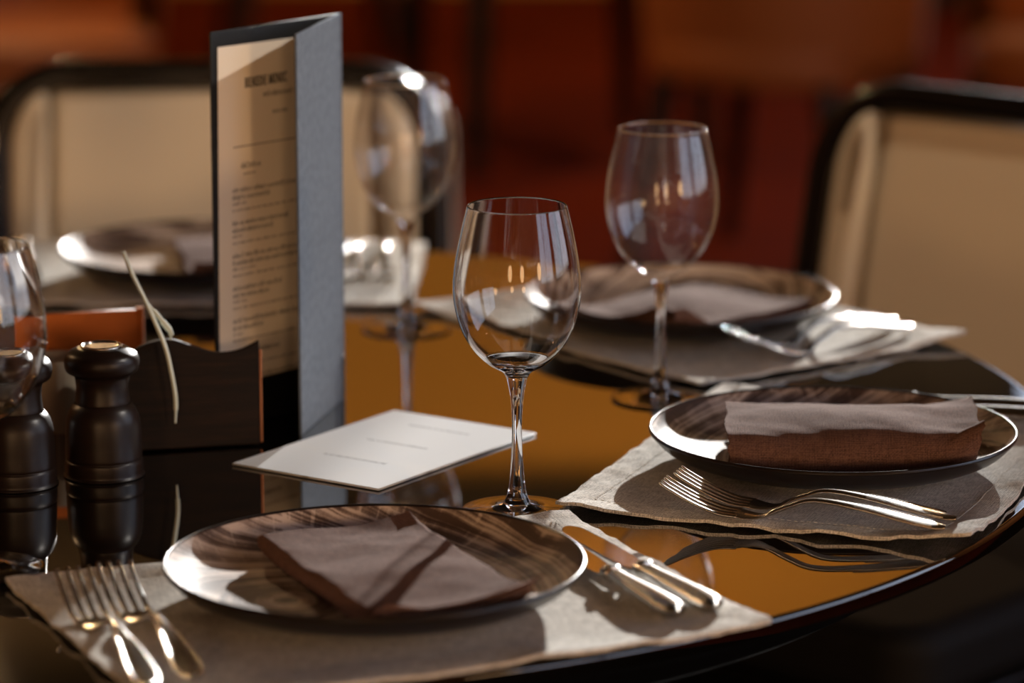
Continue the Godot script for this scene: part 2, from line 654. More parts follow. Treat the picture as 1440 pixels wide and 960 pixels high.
func make_fork() -> Node3D:
	# own z runs from the tines (-) to the end of the handle (+); lies on y 0
	var t := thing("fork", "", "fork", Vector3.ZERO, 0.0, "forks laid on the placemats")
	var spine := smooth([Vector3(0, 0.0032, -0.045), Vector3(0, 0.0018, -0.036), Vector3(0, 0.0028, -0.026), Vector3(0, 0.0100, -0.010), Vector3(0, 0.0152, 0.008), Vector3(0, 0.0125, 0.040), Vector3(0, 0.0066, 0.074), Vector3(0, 0.0038, 0.094)], 6)
	var n := spine.size()
	var w := []
	var th := []
	for i in n:
		var z: float = spine[i].z
		var ww := 0.0031
		if z < -0.020:
			ww = lerpf(0.0118, 0.0034, smoothstep(-0.044, -0.018, z))
		elif z > 0.0:
			ww = lerpf(0.0028, 0.0086, smoothstep(0.0, 0.080, z))
		if z > 0.080:
			ww *= sqrt(maxf(0.02, 1.0 - pow((z - 0.080) / 0.0145, 2.0)))
		w.append(ww)
		th.append(0.0011 if z < -0.022 else 0.0019)
	var s := Shape.new()
	s.loft(spine, w, th, Vector3.UP, 16)
	part("handle", s, M.steel, t)
	s = Shape.new()
	for sx in [-1, 1]:                                  # raised rib along the flared end
		var rib := []
		var rw := []
		for i in n:
			var z: float = spine[i].z
			if z > 0.03 and z < 0.088:
				rib.append(spine[i] + Vector3(sx * (float(w[i]) - 0.0012), 0.0012, 0))
				rw.append(0.0007)
		s.loft(rib, rw, rw, Vector3.UP, 8)
	part("rib", s, M.steel, t)
	for k in 4:
		var x := (k - 1.5) * 0.0066
		var tine := smooth([Vector3(x * 0.94, 0.0030, -0.043), Vector3(x, 0.0042, -0.056), Vector3(x, 0.0096, -0.072), Vector3(x, 0.0185, -0.090), Vector3(x, 0.0222, -0.0955)], 5)
		s = Shape.new()
		var tw := []
		var tt := []
		for i in tine.size():
			var f := float(i) / (tine.size() - 1)
			tw.append(lerpf(0.0021, 0.0012, f) * (0.45 if i == tine.size() - 1 else 1.0))
			tt.append(lerpf(0.0011, 0.0009, f) * (0.45 if i == tine.size() - 1 else 1.0))
		s.loft(tine, tw, tt, Vector3.UP, 8)
		part("tine", s, M.steel, t)
	return t


func make_knife() -> Node3D:
	# own z from blade tip (-) to handle end (+)
	var t := thing("table_knife", "", "knife", Vector3.ZERO, 0.0, "knives laid on the placemats")
	var s := Shape.new()
	var out := PackedVector2Array()
	for p in smooth([Vector2(-0.0040, 0.0), Vector2(-0.0090, -0.010), Vector2(-0.0098, -0.05), Vector2(-0.0095, -0.09), Vector2(-0.0060, -0.106), Vector2(0.0, -0.112), Vector2(0.0055, -0.108), Vector2(0.0082, -0.095), Vector2(0.0086, -0.04), Vector2(0.0050, 0.0)], 4):
		out.append(p)
	# the outline lies in xy; stand it down so that y becomes z
	s.slab(out, 0.0016, 0.0006, Transform3D(Basis(Vector3(1, 0, 0), Vector3(0, 0, 1), Vector3(0, -1, 0)), Vector3(0, 0.0052, 0)), 2)
	part("blade", s, M.steel_blade, t)
	s = Shape.new()
	var spine := []
	var w := []
	var th := []
	for i in 25:
		var f := i / 24.0
		spine.append(Vector3(0, 0.0058, -0.004 + 0.098 * f))
		var r := lerpf(0.0056, 0.0092, smoothstep(0.08, 0.85, f))
		if f < 0.06:
			r = 0.0068
		if f > 0.9:
			r *= sqrt(maxf(0.03, 1.0 - pow((f - 0.9) / 0.1005, 2.0)))
		w.append(r)
		th.append(minf(r * 0.62, 0.0056))
	s.loft(spine, w, th, Vector3.UP, 18)
	part("handle", s, M.steel, t)
	for f2 in [0.002, 0.078]:
		s = Shape.new()
		s.loft([Vector3(0, 0.0058, f2 - 0.0014), Vector3(0, 0.0058, f2), Vector3(0, 0.0058, f2 + 0.0014)], [0.0066 if f2 < 0.05 else 0.0090, 0.0077 if f2 < 0.05 else 0.0101, 0.0066 if f2 < 0.05 else 0.0090], [0.0045, 0.0056, 0.0045], Vector3.UP, 18)
		part("collar", s, M.steel, t)
	return t


func make_wine_glass(wall: Material) -> Node3D:
	var t := thing("wine_glass", "", "wine glass", Vector3.ZERO, 0.0, "empty wine glasses on the table")
	var th := 0.0013
	var outer := smooth([Vector2(0.0068, 0.0915), Vector2(0.0100, 0.0965), Vector2(0.0200, 0.1025), Vector2(0.0300, 0.1125), Vector2(0.0375, 0.1260), Vector2(0.0418, 0.1420), Vector2(0.0427, 0.1560), Vector2(0.0410, 0.1730), Vector2(0.0375, 0.1910), Vector2(0.0333, 0.2085)], 10)
	var inner := []
	for i in outer.size():
		var d: Vector2 = (outer[mini(i + 1, outer.size() - 1)] - outer[maxi(i - 1, 0)]).normalized()
		var p: Vector2 = outer[i] + Vector2(-d.y, d.x) * th
		if p.y > 0.1045 and p.x > 0.004:
			inner.append(p)
	var low: Vector2 = inner[0]
	var floor_pts := smooth([Vector2(0.0001, low.y - 0.0035), Vector2(low.x * 0.35, low.y - 0.0031), Vector2(low.x * 0.7, low.y - 0.0019), low], 4)
	floor_pts.pop_back()
	inner = floor_pts + inner
	inner.reverse()
	var lip := []
	var a0: Vector2 = outer[outer.size() - 1]
	var a1: Vector2 = inner[0]
	var mid := (a0 + a1) / 2
	var rr := (a0 - a1).length() / 2
	var base_a := (a0 - mid).angle()
	for k in 9:
		var a := base_a + PI * k / 8
		lip.append(mid + Vector2(cos(a), sin(a)) * rr)
	outer.pop_back()
	inner.pop_front()
	var s := Shape.new()
	if wall == M.glass:
		s.lathe(outer + lip + inner, 96)
		part("bowl", s, wall, t)
	else:                                               # thin blown wall with a fused rim
		s.lathe(outer + inner, 96)
		part("bowl", s, wall, t)
		s = Shape.new()
		var ring := []
		for k in 13:
			var a := TAU * k / 12
			ring.append(Vector2(0.0333 - 0.0006 + 0.00085 * cos(a), 0.2085 + 0.00085 * sin(a)))
		s.lathe(ring, 96)
		part("rim", s, M.glass, t)
	var stem := smooth([Vector2(0.0092, 0.0062), Vector2(0.0064, 0.0135), Vector2(0.0047, 0.026), Vector2(0.0036, 0.046), Vector2(0.0034, 0.064), Vector2(0.0045, 0.0800), Vector2(0.0068, 0.0915)], 8)
	s = Shape.new()
	s.lathe(stem, 48)
	part("stem", s, M.glass, t)
	s = Shape.new()
	s.lathe(smooth([Vector2(0.0001, 0.0024), Vector2(0.012, 0.0020), Vector2(0.028, 0.0009), Vector2(0.0345, 0.0003), Vector2(0.0365, 0.0005), Vector2(0.0372, 0.0012), Vector2(0.0364, 0.0019), Vector2(0.0300, 0.0024), Vector2(0.0170, 0.0038), Vector2(0.0092, 0.0062)], 6), 96)
	part("foot", s, M.glass, t)
	return t


# ---------------------------------------------------------------- centre of the table
func make_menu() -> void:
	# two covers hinged at the far right edge; the inside of the left one carries the sheet
	var a := Vector3(-0.2165, TOP, -2.535)
	var b := Vector3(-0.1545, TOP, -2.5245)
	var c := Vector3(-0.1290, TOP, -2.6455)
	var hgt := 0.295
	var t := thing("menu_folder", "tall open menu folder, black inside and blue-grey outside, standing on the table", "menu", c)
	for two in [[a, "inside_cover", M.menu_black], [b, "outside_cover", M.suede]]:
		var d: Vector3 = two[0] - c
		var len := d.length()
		var x := d.normalized()
		var basis := Basis(x, Vector3.UP, x.cross(Vector3.UP))
		var s := Shape.new()
		s.slab(PackedVector2Array([Vector2(0.001, 0), Vector2(len, 0), Vector2(len, hgt), Vector2(0.001, hgt)]), 0.0024, 0.0008, Transform3D(basis, -basis.z * 0.0012), 2)
		part(two[1], s, two[2], t)
	var x1 := (a - c).normalized()
	var l1 := (a - c).length()
	var n1 := x1.cross(Vector3.UP)                     # towards the reader or away from it
	if n1.dot(Vector3(0.8, 0, 0.5)) < 0.0:
		n1 = -n1
	# spine
	var s2 := Shape.new()
	s2.loft([Vector3(0, 0, 0), Vector3(0, hgt * 0.5, 0), Vector3(0, hgt, 0)], [0.0016, 0.0016, 0.0016], [0.0016, 0.0016, 0.0016], Vector3(1, 0, 0), 10)
	part("spine", s2, M.suede, t)
	# the sheet: own x from left edge to hinge, y up
	var right := -x1
	var sheet := Node3D.new()
	var basis2 := Basis(right, Vector3.UP, right.cross(Vector3.UP))
	s2 = Shape.new()
	s2.slab(PackedVector2Array([Vector2(0.0015, 0.012), Vector2(0.132, 0.012), Vector2(0.132, 0.2835), Vector2(0.0015, 0.2835)]), 0.0004, 0.0001, Transform3D(basis2.rotated(n1, deg_to_rad(-0.9)), (a - c) + n1 * 0.0016 + right * 0.0), 1)
	var paper := mat("menu_paper", Color(1, 1, 1), 0.75)
	paper.albedo_texture = menu_print()
	var sh := part("menu_sheet", s2, paper, t)
	sh.set_meta("label", "printed cream menu sheet")
	sheet.free()
	# bold heading in condensed capitals
	var tm := TextMesh.new()
	var font := SystemFont.new()
	font.font_names = PackedStringArray(["Droid Sans"])
	font.font_weight = 700
	tm.font = font
	tm.text = "BEKEDE MINIC"
	tm.font_size = 64
	tm.pixel_size = 0.0001
	tm.depth = 0.0002
	var o := MeshInstance3D.new()
	o.name = "heading"
	o.mesh = tm
	o.material_override = M.ink
	sh.add_child(o, true)
	var nb := Basis(right, Vector3.UP, n1)
	if nb.determinant() < 0.0:
		nb = Basis(right, Vector3.UP, -n1)
	o.transform = Transform3D(nb.scaled_local(Vector3(1.02, 1.6, 1.0)), (a - c) + n1 * 0.0022 + right * 0.0565 + Vector3.UP * 0.2545)
	# pocket that holds the foot of the sheet
	s2 = Shape.new()
	s2.slab(PackedVector2Array([Vector2(0.0, 0.001), Vector2(0.138, 0.001), Vector2(0.138, 0.034), Vector2(0.0, 0.034)]), 0.0012, 0.0004, Transform3D(Basis(right, Vector3.UP, right.cross(Vector3.UP)), (a - c) + n1 * 0.0030), 2)
	part("pocket", s2, M.menu_black, t)


func ink_line(im: Image, x: float, y: float, w: float, h: float, c: Color) -> void:
	# one line of print, set as words of small strokes
	var p := x
	while p < x + w:
		var word := rng.randf_range(10.0, 34.0)
		var q := p
		while q < minf(p + word, x + w):
			var tall := h * (1.0 if rng.randf() < 0.25 else 0.72)
			im.fill_rect(Rect2i(int(q), int(y + h - tall), 2, int(tall)), c)
			if rng.randf() < 0.6:
				im.fill_rect(Rect2i(int(q), int(y + h - tall * (1.0 if rng.randf() < 0.5 else 0.5)), 5, 2), c)
			q += rng.randf_range(4.5, 6.5)
		p += word + 6.0


func menu_print() -> ImageTexture:
	rng.seed = 11
	var im := Image.create(512, 1064, false, Image.FORMAT_RGB8)
	im.fill(Color(0.90, 0.855, 0.79))
	var ink := Color(0.17, 0.13, 0.12)
	var soft := Color(0.42, 0.36, 0.32)
	ink_line(im, 190, 142, 130, 17, ink)
	ink_line(im, 230, 196, 60, 15, ink)
	im.fill_rect(Rect2i(62, 290, 400, 3), soft)
	ink_line(im, 95, 338, 84, 18, ink)
	ink_line(im, 105, 366, 46, 10, soft)
	var y := 408.0
	for block in [[310, 160, 60, 400], [240, 170, 40, 300], [360, 390, 100, 330], [210, 150, 60, 370], [290, 130, 40, 350], [200, 0, 80, 300], [330, 350, 0, 280]]:
		ink_line(im, 58, y, block[0], 15, ink)
		y += 21
		if block[1]:
			ink_line(im, 58, y, block[1], 15, ink)
			y += 21
		if block[2]:
			ink_line(im, 58, y, block[2], 9, soft)
		y += 19
		ink_line(im, 58, y, block[3], 9, soft)
		y += 34
	return ImageTexture.create_from_image(im)


func make_card() -> void:
	var l := Vector3(-0.1975, TOP, -2.4355)
	var b := Vector3(-0.0915, TOP, -2.3640)
	var f := Vector3(-0.0885, TOP, -2.5975)
	var x := (b - l).normalized()
	var z := (l - f).normalized()
	var t := thing("information_card", "white printed card lying flat on the table beside the menu folder", "card", l)
	var bx := Basis(x, -z, Vector3.UP)
	var s := Shape.new()
	var len_x := (b - l).length()
	var len_y := (f - l).length()
	s.slab(PackedVector2Array([Vector2(0, 0), Vector2(len_x, 0), Vector2(len_x, len_y), Vector2(0, len_y)]), 0.0016, 0.0003, Transform3D(bx, Vector3(0, 0.0006, 0)), 2)
	var m := mat("card_print", Color.WHITE, 0.9, 0.0, 0.1)
	rng.seed = 5
	var im := Image.create(512, 768, false, Image.FORMAT_RGB8)
	im.fill(Color(0.855, 0.865, 0.87))
	for k in 3:                                         # captions only, they face the far side of the table
		var yy := 120 + k * 205
		ink_line(im, 150, yy, 214, 16, Color(0.36, 0.36, 0.37))
	m.albedo_texture = ImageTexture.create_from_image(im)
	part("card", s, m, t)


func make_mill(called: String, label: String, at: Vector3) -> void:
	var t := thing(called, label, "pepper mill", at, 0.0, "dark wooden mills beside the caddy")
	var s := Shape.new()
	s.lathe(smooth([Vector2(0.0001, 0.0), Vector2(0.0262, 0.0), Vector2(0.0272, 0.003), Vector2(0.0272, 0.0105), Vector2(0.0262, 0.0125), Vector2(0.0268, 0.0145), Vector2(0.0266, 0.024), Vector2(0.0262, 0.034), Vector2(0.0252, 0.042), Vector2(0.0226, 0.0485), Vector2(0.0196, 0.0520)], 6), 56)
	part("body", s, M.mill_wood, t)
	s = Shape.new()
	s.lathe(smooth([Vector2(0.0190, 0.0518), Vector2(0.0192, 0.0532), Vector2(0.0186, 0.0580), Vector2(0.0182, 0.0640), Vector2(0.0190, 0.0700), Vector2(0.0206, 0.0725), Vector2(0.0248, 0.0752), Vector2(0.0262, 0.0812), Vector2(0.0244, 0.0868), Vector2(0.0190, 0.0905), Vector2(0.0140, 0.0918), Vector2(0.0001, 0.0918)], 6), 56)
	part("head", s, M.mill_wood, t)
	s = Shape.new()
	s.lathe(smooth([Vector2(0.0142, 0.0914), Vector2(0.0145, 0.0926), Vector2(0.0136, 0.0934), Vector2(0.0126, 0.0927), Vector2(0.0110, 0.0921), Vector2(0.0001, 0.0921)], 5), 48)
	part("cap_ring", s, M.steel, t)


func make_caddy() -> void:
	# two boards with a wavy top edge on a base; own x along the boards
	var r0 := Vector3(-0.1815, TOP, -2.494)
	var t := thing("table_caddy", "dark wooden caddy with a wavy top edge beside the menu folder", "caddy", r0, deg_to_rad(14.0))
	var top := smooth([Vector2(0.0, 0.0775), Vector2(-0.014, 0.0715), Vector2(-0.030, 0.0705), Vector2(-0.048, 0.0765), Vector2(-0.064, 0.0820), Vector2(-0.080, 0.0800), Vector2(-0.098, 0.0725), Vector2(-0.115, 0.0705)], 6)
	var poly := PackedVector2Array([Vector2(-0.115, 0.0015), Vector2(0.0, 0.0015)])
	for p in top:
		poly.append(p)
	var low_poly := PackedVector2Array()
	for p in poly:
		low_poly.append(Vector2(p.x, minf(p.y, 0.045)) if p.y < 0.01 else Vector2(p.x, p.y - 0.022))
	for z in [-0.006, -0.064]:
		var s := Shape.new()
		s.slab(poly if z > -0.05 else low_poly, 0.006, 0.0012, Transform3D(Basis(), Vector3(0, 0, z)), 2)
		part("board", s, M.caddy_wood, t)
	var s2 := Shape.new()
	s2.box(Vector3(0.115, 0.008, 0.0518), 0.001, Transform3D(Basis(), Vector3(-0.0575, 0.0055, -0.0321)))
	part("base", s2, M.caddy_wood, t)
	s2 = Shape.new()
	s2.box(Vector3(0.0016, 0.068, 0.0058), 0.0004, Transform3D(Basis(), Vector3(0.0009, 0.037, -0.003)))
	part("edge_strip", s2, M.copper_edge, t)


func make_orange_folder() -> void:
	var t := thing("orange_folder", "bright orange folder standing upright behind the pepper mills", "folder", Vector3(-0.279, TOP + 0.0002, -2.602), deg_to_rad(13.0))
	var s := Shape.new()
	s.slab(PackedVector2Array([Vector2(-0.086, 0.0), Vector2(0.0, 0.0), Vector2(0.0, 0.0790), Vector2(-0.086, 0.0780)]), 0.004, 0.0012, Transform3D(Basis(), Vector3(0, 0, 0)), 3)
	part("cover", s, M.orange_board, t)
	s = Shape.new()
	s.loft([Vector3(0.0005, 0.0005, 0.002), Vector3(0.0005, 0.04, 0.002), Vector3(0.0005, 0.0800, 0.002)], [0.003, 0.003, 0.003], [0.003, 0.003, 0.003], Vector3(1, 0, 0), 12)
	part("spine", s, M.orange_board, t)


func make_cup() -> void:
	var t := thing("small_cup", "small cream ceramic cup half hidden between the two pepper mills", "cup", Vector3(-0.3330, TOP, -2.548))
	var s := Shape.new()
	s.lathe(smooth([Vector2(0.0001, 0.0), Vector2(0.017, 0.0), Vector2(0.0185, 0.003), Vector2(0.0195, 0.028), Vector2(0.0212, 0.052), Vector2(0.0208, 0.0535), Vector2(0.0200, 0.052), Vector2(0.0182, 0.03), Vector2(0.0165, 0.006), Vector2(0.0001, 0.005)], 5), 48)
	part("cup_body", s, M.cream_ceramic, t)


func make_sprig() -> void:
	# hooked over the top of the caddy's front board and hanging before it
	var o := Vector3(-0.2445, TOP + 0.083, -2.472)
	var t := thing("dried_sprig", "thin silvery dried sprig hooked over the caddy's wavy top edge", "sprig", o)
	var main := smooth([Vector3(-0.0305, 0.0640, 0.0), Vector3(-0.0245, 0.0480, 0.001), Vector3(-0.0165, 0.0310, 0.002), Vector3(-0.0095, 0.0150, 0.003), Vector3(-0.0020, -0.0040, 0.004), Vector3(0.0020, -0.0220, 0.005), Vector3(0.0046, -0.0420, 0.004), Vector3(0.0040, -0.0600, 0.002)], 8)
	var k := main.size()
	var w := []
	for i in k:
		var f := float(i) / (k - 1)
		w.append(lerpf(0.0007, 0.0016, sin(PI * f)))
	var s := Shape.new()
	s.loft(main, w, w, Vector3(0, 0, 1), 8)
	part("stem", s, M.sprig_green, t)
	s = Shape.new()
	var rows := []
	for i in range(3, k - 4):
		for sd in [-1, 1]:
			var p: Vector3 = main[i]
			var d: Vector3 = (main[i - 1] - main[i + 1]).normalized()
			var sidev := d.cross(Vector3(0, 0, 1)).normalized()
			s.loft([p, p + d * 0.0030 + sidev * sd * 0.0010, p + d * 0.0062 + sidev * sd * 0.0013], [0.0004, 0.0007, 0.0001], [0.0003, 0.0004, 0.0001], Vector3(0, 0, 1), 5)
	var nd := part("needles", s, M.sprig_green, t)
	nd.set_meta("kind", "stuff")
	s = Shape.new()
	var br := smooth([Vector3(-0.0155, 0.0285, 0.002), Vector3(-0.0095, 0.0215, 0.002), Vector3(-0.0035, 0.0135, 0.001), Vector3(0.0012, 0.0065, -0.001), Vector3(0.0016, 0.0025, -0.003), Vector3(0.0010, -0.0005, -0.004)], 6)
	var bw := []
	for i in br.size():
		bw.append([0.0010, 0.0016, 0.0023, 0.0018, 0.0007, 0.0006][mini(i / 6, 5)])
	s.loft(br, bw, bw.map(func(q): return q * 0.55), Vector3(0, 0, 1), 8)
	part("side_shoot", s, M.sprig_green, t)


# ---------------------------------------------------------------- chairs
func make_dining_chair() -> Node3D:
	# own +z faces the table; origin on the floor under the foot of the back
	var t := thing("dining_chair", "", "chair", Vector3.ZERO, 0.0, "cream chairs with black frames at the table")
	var w := 0.50
	var tilt := deg_to_rad(12.0)
	var y0 := 0.44
	var back := Transform3D(Basis(Vector3.RIGHT, -tilt), Vector3(0, y0, 0))
	var top := 0.425                                    # frame height above y0
	var path := []
	var r := 0.085
	for p in [Vector2(-w / 2 + 0.018, -0.05), Vector2(-w / 2 + 0.018, 0.1), Vector2(-w / 2 + 0.018, top - 0.018 - r)]:
		path.append(p)
	for k in range(1, 9):
		var a := PI - PI / 2 * k / 8
		path.append(Vector2(-w / 2 + 0.018 + r + r * cos(a), top - 0.018 - r + r * sin(a)))
	for k in range(0, 9):
		var a := PI / 2 - PI / 2 * k / 8
		path.append(Vector2(w / 2 - 0.018 - r + r * cos(a), top - 0.018 - r + r * sin(a)))
	path.append(Vector2(w / 2 - 0.018, 0.1))
	path.append(Vector2(w / 2 - 0.018, -0.05))
	var spine := []
	var hw := []
	var hd := []
	for p in path:
		spine.append(back * Vector3(p.x, p.y, 0))
		hw.append(lerpf(0.0195, 0.0155, smoothstep(w / 2 - 0.02, w / 2 - 0.08, absf(p.x))))
		hd.append(0.031)
	var s := Shape.new()
	s.loft(spine, hw, hd, back.basis * Vector3(0, 0, 1), 24, 0.45)
	part("back_frame", s, M.black_lacquer, t)
	# pads: a welted panel between two bolsters, inside the frame
	var ix := w / 2 - 0.0335
	var iy := top - 0.0335
	var bw := 0.042
	s = Shape.new()
	s.slab(PackedVector2Array([Vector2(-ix + bw + 0.003, 0.0), Vector2(ix - bw - 0.003, 0.0), Vector2(ix - bw - 0.003, iy), Vector2(-ix + bw + 0.003, iy)]), 0.036, 0.016, back * Transform3D(Basis(), Vector3(0, 0, -0.018)), 6)
	part("back_panel", s, M.cream_leather, t)
	for sx in [-1, 1]:
		var poly := PackedVector2Array([Vector2(sx * (ix - bw + 0.001), 0.0), Vector2(sx * ix, 0.0)])
		for k in 9:
			var a := PI / 2 * k / 8
			poly.append(Vector2(sx * (ix - bw + bw * cos(a)), iy - 0.07 + 0.07 * sin(a)))
		s = Shape.new()
		s.slab(poly, 0.054, 0.019, back * Transform3D(Basis(), Vector3(0, 0, -0.018)), 6)
		part("bolster", s, M.cream_leather, t)
	s = Shape.new()
	s.slab(rounded(w - 0.06, 0.40, 0.05), 0.02, 0.008, back * Transform3D(Basis(), Vector3(0, 0.20, -0.036)), 3)
	part("back_cover", s, M.cream_leather, t)
	s = Shape.new()
	s.slab(rounded(w - 0.02, 0.42, 0.05), 0.075, 0.026, Transform3D(Basis(Vector3(1, 0, 0), Vector3(0, 0, 1), Vector3(0, -1, 0)), Vector3(0, 0.465, 0.225)), 5)
	part("seat", s, M.seat_leather, t)
	s = Shape.new()
	s.slab(rounded(w - 0.03, 0.40, 0.04), 0.035, 0.005, Transform3D(Basis(Vector3(1, 0, 0), Vector3(0, 0, 1), Vector3(0, -1, 0)), Vector3(0, 0.392, 0.225)), 2)
	part("seat_frame", s, M.black_lacquer, t)
	for sx in [-1, 1]:
		for sz in [0.045, 0.39]:
			s = Shape.new()
			var foot := Vector3(sx * (w / 2 - 0.035), 0.0, sz + (0.02 if sz > 0.1 else -0.05))
			s.loft([foot, Vector3(sx * (w / 2 - 0.045), 0.2, sz), Vector3(sx * (w / 2 - 0.05), 0.375, sz)], [0.014, 0.017, 0.02], [0.014, 0.017, 0.02], Vector3(0, 0, 1), 12)
			part("leg", s, M.black_lacquer, t)
	return t


func make_tub_chair() -> Node3D:
	# low leather tub chair of the tables behind; own +z is its front
	var t := thing("tub_chair", "", "chair", Vector3.ZERO, 0.0, "tan leather chairs at the tables behind")
	var s := Shape.new()
	var rows_o := []
	var rows_i := []
	for i in 25:
		var a := lerpf(-0.62, PI + 0.62, i / 24.0)     # open towards +z
		var hgt := 0.72 + 0.14 * clampf(-sin(-a) * -1.0, 0.0, 1.0)
		var o := PackedVector3Array()
		var q := PackedVector3Array()
		for k in 7:
			var f := k / 6.0
			var rr := lerpf(0.27, 0.31, f)
			o.append(Vector3(cos(a) * rr, lerpf(0.40, hgt, f), -sin(a) * rr * 0.95))
			q.append(Vector3(cos(a) * (rr - 0.055), lerpf(0.42, hgt, f), -sin(a) * (rr - 0.055) * 0.95))
		q.reverse()
		o.append_array(q)
		rows_o.append(o)
	s.sheet(rows_o, false, true)
	part("shell", s, M.tan_leather, t)
	s = Shape.new()
	s.lathe([Vector2(0.0001, 0.39), Vector2(0.25, 0.39), Vector2(0.268, 0.40), Vector2(0.27, 0.46), Vector2(0.25, 0.485), Vector2(0.0001, 0.49)], 36)
	part("seat", s, M.tan_leather, t)
	for sx in [-1, 1]:
		for sz in [-1, 1]:
			s = Shape.new()
			s.loft([Vector3(sx * 0.235, 0.0, sz * 0.22), Vector3(sx * 0.20, 0.2, sz * 0.19), Vector3(sx * 0.175, 0.395, sz * 0.165)], [0.018, 0.022, 0.027], [0.018, 0.022, 0.027], Vector3(0, 0, 1), 10)
			part("leg", s, M.dark_wood_plain, t)
	return t


func make_side_chair() -> void:
	# low chair upholstered all over, half hidden behind the left chair
	var t := thing("upholstered_chair", "low cream upholstered chair, one edge showing behind the left wine glass", "chair", Vector3(-0.299, 0.005, -4.45), deg_to_rad(14.0))
	var s := Shape.new()
	s.slab(rounded(0.46, 0.36, 0.05), 0.09, 0.03, Transform3D(Basis(Vector3.RIGHT, deg_to_rad(-6.0)), Vector3(0, 0.525, -0.045)), 5)
	part("backrest", s, M.cream_leather, t)
	s = Shape.new()
	s.slab(rounded(0.46, 0.44, 0.06), 0.12, 0.04, Transform3D(Basis(Vector3(1, 0, 0), Vector3(0, 0, 1), Vector3(0, -1, 0)), Vector3(0, 0.46, 0.22)), 5)
	part("seat", s, M.cream_leather, t)
	for sx in [-1, 1]:
		for sz in [0.05, 0.38]:
			s = Shape.new()
			s.loft([Vector3(sx * 0.20, 0.0, sz), Vector3(sx * 0.19, 0.17, sz), Vector3(sx * 0.185, 0.35, sz)], [0.013, 0.016, 0.019], [0.013, 0.016, 0.019], Vector3(0, 0, 1), 10)
			part("leg", s, M.dark_wood_plain, t)


func make_rug() -> void:
	var t := thing("dark_rug", "dark charcoal rug under the round table", "rug", Vector3(-0.2, 0, -2.6))
	var s := Shape.new()
	s.slab(rounded(5.2, 6.2, 0.02), 0.0016, 0.0004, Transform3D(Basis(Vector3(1, 0, 0), Vector3(0, 0, -1), Vector3(0, 1, 0)), Vector3(0, 0.0001, 0)), 2)
	part("pile", s, M.rug_pile, t)
	s = Shape.new()
	for sx in [-1, 1]:
		s.box(Vector3(0.02, 0.0018, 6.2), 0.0004, Transform3D(Basis(), Vector3(sx * 2.611, 0.001, 0)))
	part("binding", s, M.rug_pile, t)


func make_cabinet() -> void:
	var t := thing("tall_cabinet", "tall dark wooden cabinet against the back wall", "cabinet", Vector3(1.30, 0, -11.5))
	var s := Shape.new()
	s.box(Vector3(0.72, 2.84, 0.44), 0.006, Transform3D(Basis(), Vector3(0, 1.50, 0)))
	part("body", s, M.dark_wood_plain, t)
	s = Shape.new()
	s.box(Vector3(0.66, 0.08, 0.40), 0.004, Transform3D(Basis(), Vector3(0, 0.04, -0.01)))
	part("plinth", s, M.dark_wood_plain, t)
	for sx in [-1, 1]:
		s = Shape.new()
		s.box(Vector3(0.34, 2.72, 0.02), 0.004, Transform3D(Basis(), Vector3(sx * 0.175, 1.50, 0.231)))
		var d := part("door", s, M.dark_wood_plain, t)
		s = Shape.new()
		s.box(Vector3(0.012, 0.16, 0.02), 0.004, Transform3D(Basis(), Vector3(sx * 0.03, 1.3, 0.252)))
		part("handle", s, M.steel, d)


func make_back_table(label: String, at: Vector3) -> void:
	var t := thing("back_table", label, "table", at, 0.3, "dark tables behind")
	var s := Shape.new()
	s.lathe([Vector2(0.0001, 0.72), Vector2(0.54, 0.72), Vector2(0.55, 0.73), Vector2(0.55, 0.745), Vector2(0.54, 0.75), Vector2(0.0001, 0.75)], 64)
	part("table_top", s, M.dark_wood_plain, t)
	for k in 4:
		var a := PI / 4 + PI / 2 * k
		s = Shape.new()
		s.loft([Vector3(cos(a) * 0.40, 0.0, sin(a) * 0.40), Vector3(cos(a) * 0.37, 0.36, sin(a) * 0.37), Vector3(cos(a) * 0.34, 0.721, sin(a) * 0.34)], [0.026, 0.033, 0.04], [0.026, 0.033, 0.04], Vector3(0, 0, 1), 10)
		part("leg", s, M.dark_wood_plain, t)


# ---------------------------------------------------------------- lamps
func pendant(label: String, at: Vector3, energy: float, globe := 0.04) -> void:
	var t := thing("pendant_lamp", label, "pendant lamp", at, 0.0, "warm lamps hung from the ceiling")
	var s := Shape.new()
	if globe > 0.1:
		var ball := []
		for k in 17:
			var a := -PI / 2 + PI * k / 16
			ball.append(Vector2(maxf(globe * cos(a), 0.0001), globe * sin(a)))
		s.lathe(ball, 32)
		part("globe", s, M.globe, t)
	else:
		s.lathe(smooth([Vector2(0.0001, -0.06), Vector2(0.028, -0.05), Vector2(0.04, -0.02), Vector2(0.034, 0.015), Vector2(0.016, 0.045), Vector2(0.0001, 0.05)], 5), 24)
		part("bulb", s, M.bulb, t)
	var up := maxf(globe, 0.045)
	s = Shape.new()
	s.loft([Vector3(0, up, 0), Vector3(0, up + 0.03, 0), Vector3(0, up + 0.055, 0)], [0.019, 0.019, 0.012], [0.019, 0.019, 0.012], Vector3(0, 0, 1), 12)
	part("socket", s, M.black_lacquer, t)
	s = Shape.new()
	s.loft([Vector3(0, up + 0.055, 0), Vector3(0, (4.0 - at.y) * 0.5, 0), Vector3(0, 4.0 - at.y, 0)], [0.003, 0.003, 0.003], [0.003, 0.003, 0.003], Vector3(0, 0, 1), 6)
	part("cable", s, M.black_lacquer, t)
	var l := OmniLight3D.new()
	l.name = "bulb_light"
	l.light_color = Color(1.0, 0.80, 0.58)
	l.light_energy = energy
	l.omni_range = 14.0
	l.omni_attenuation = 2.0
	l.light_size = globe * 0.95
	l.shadow_enabled = true
	t.add_child(l)


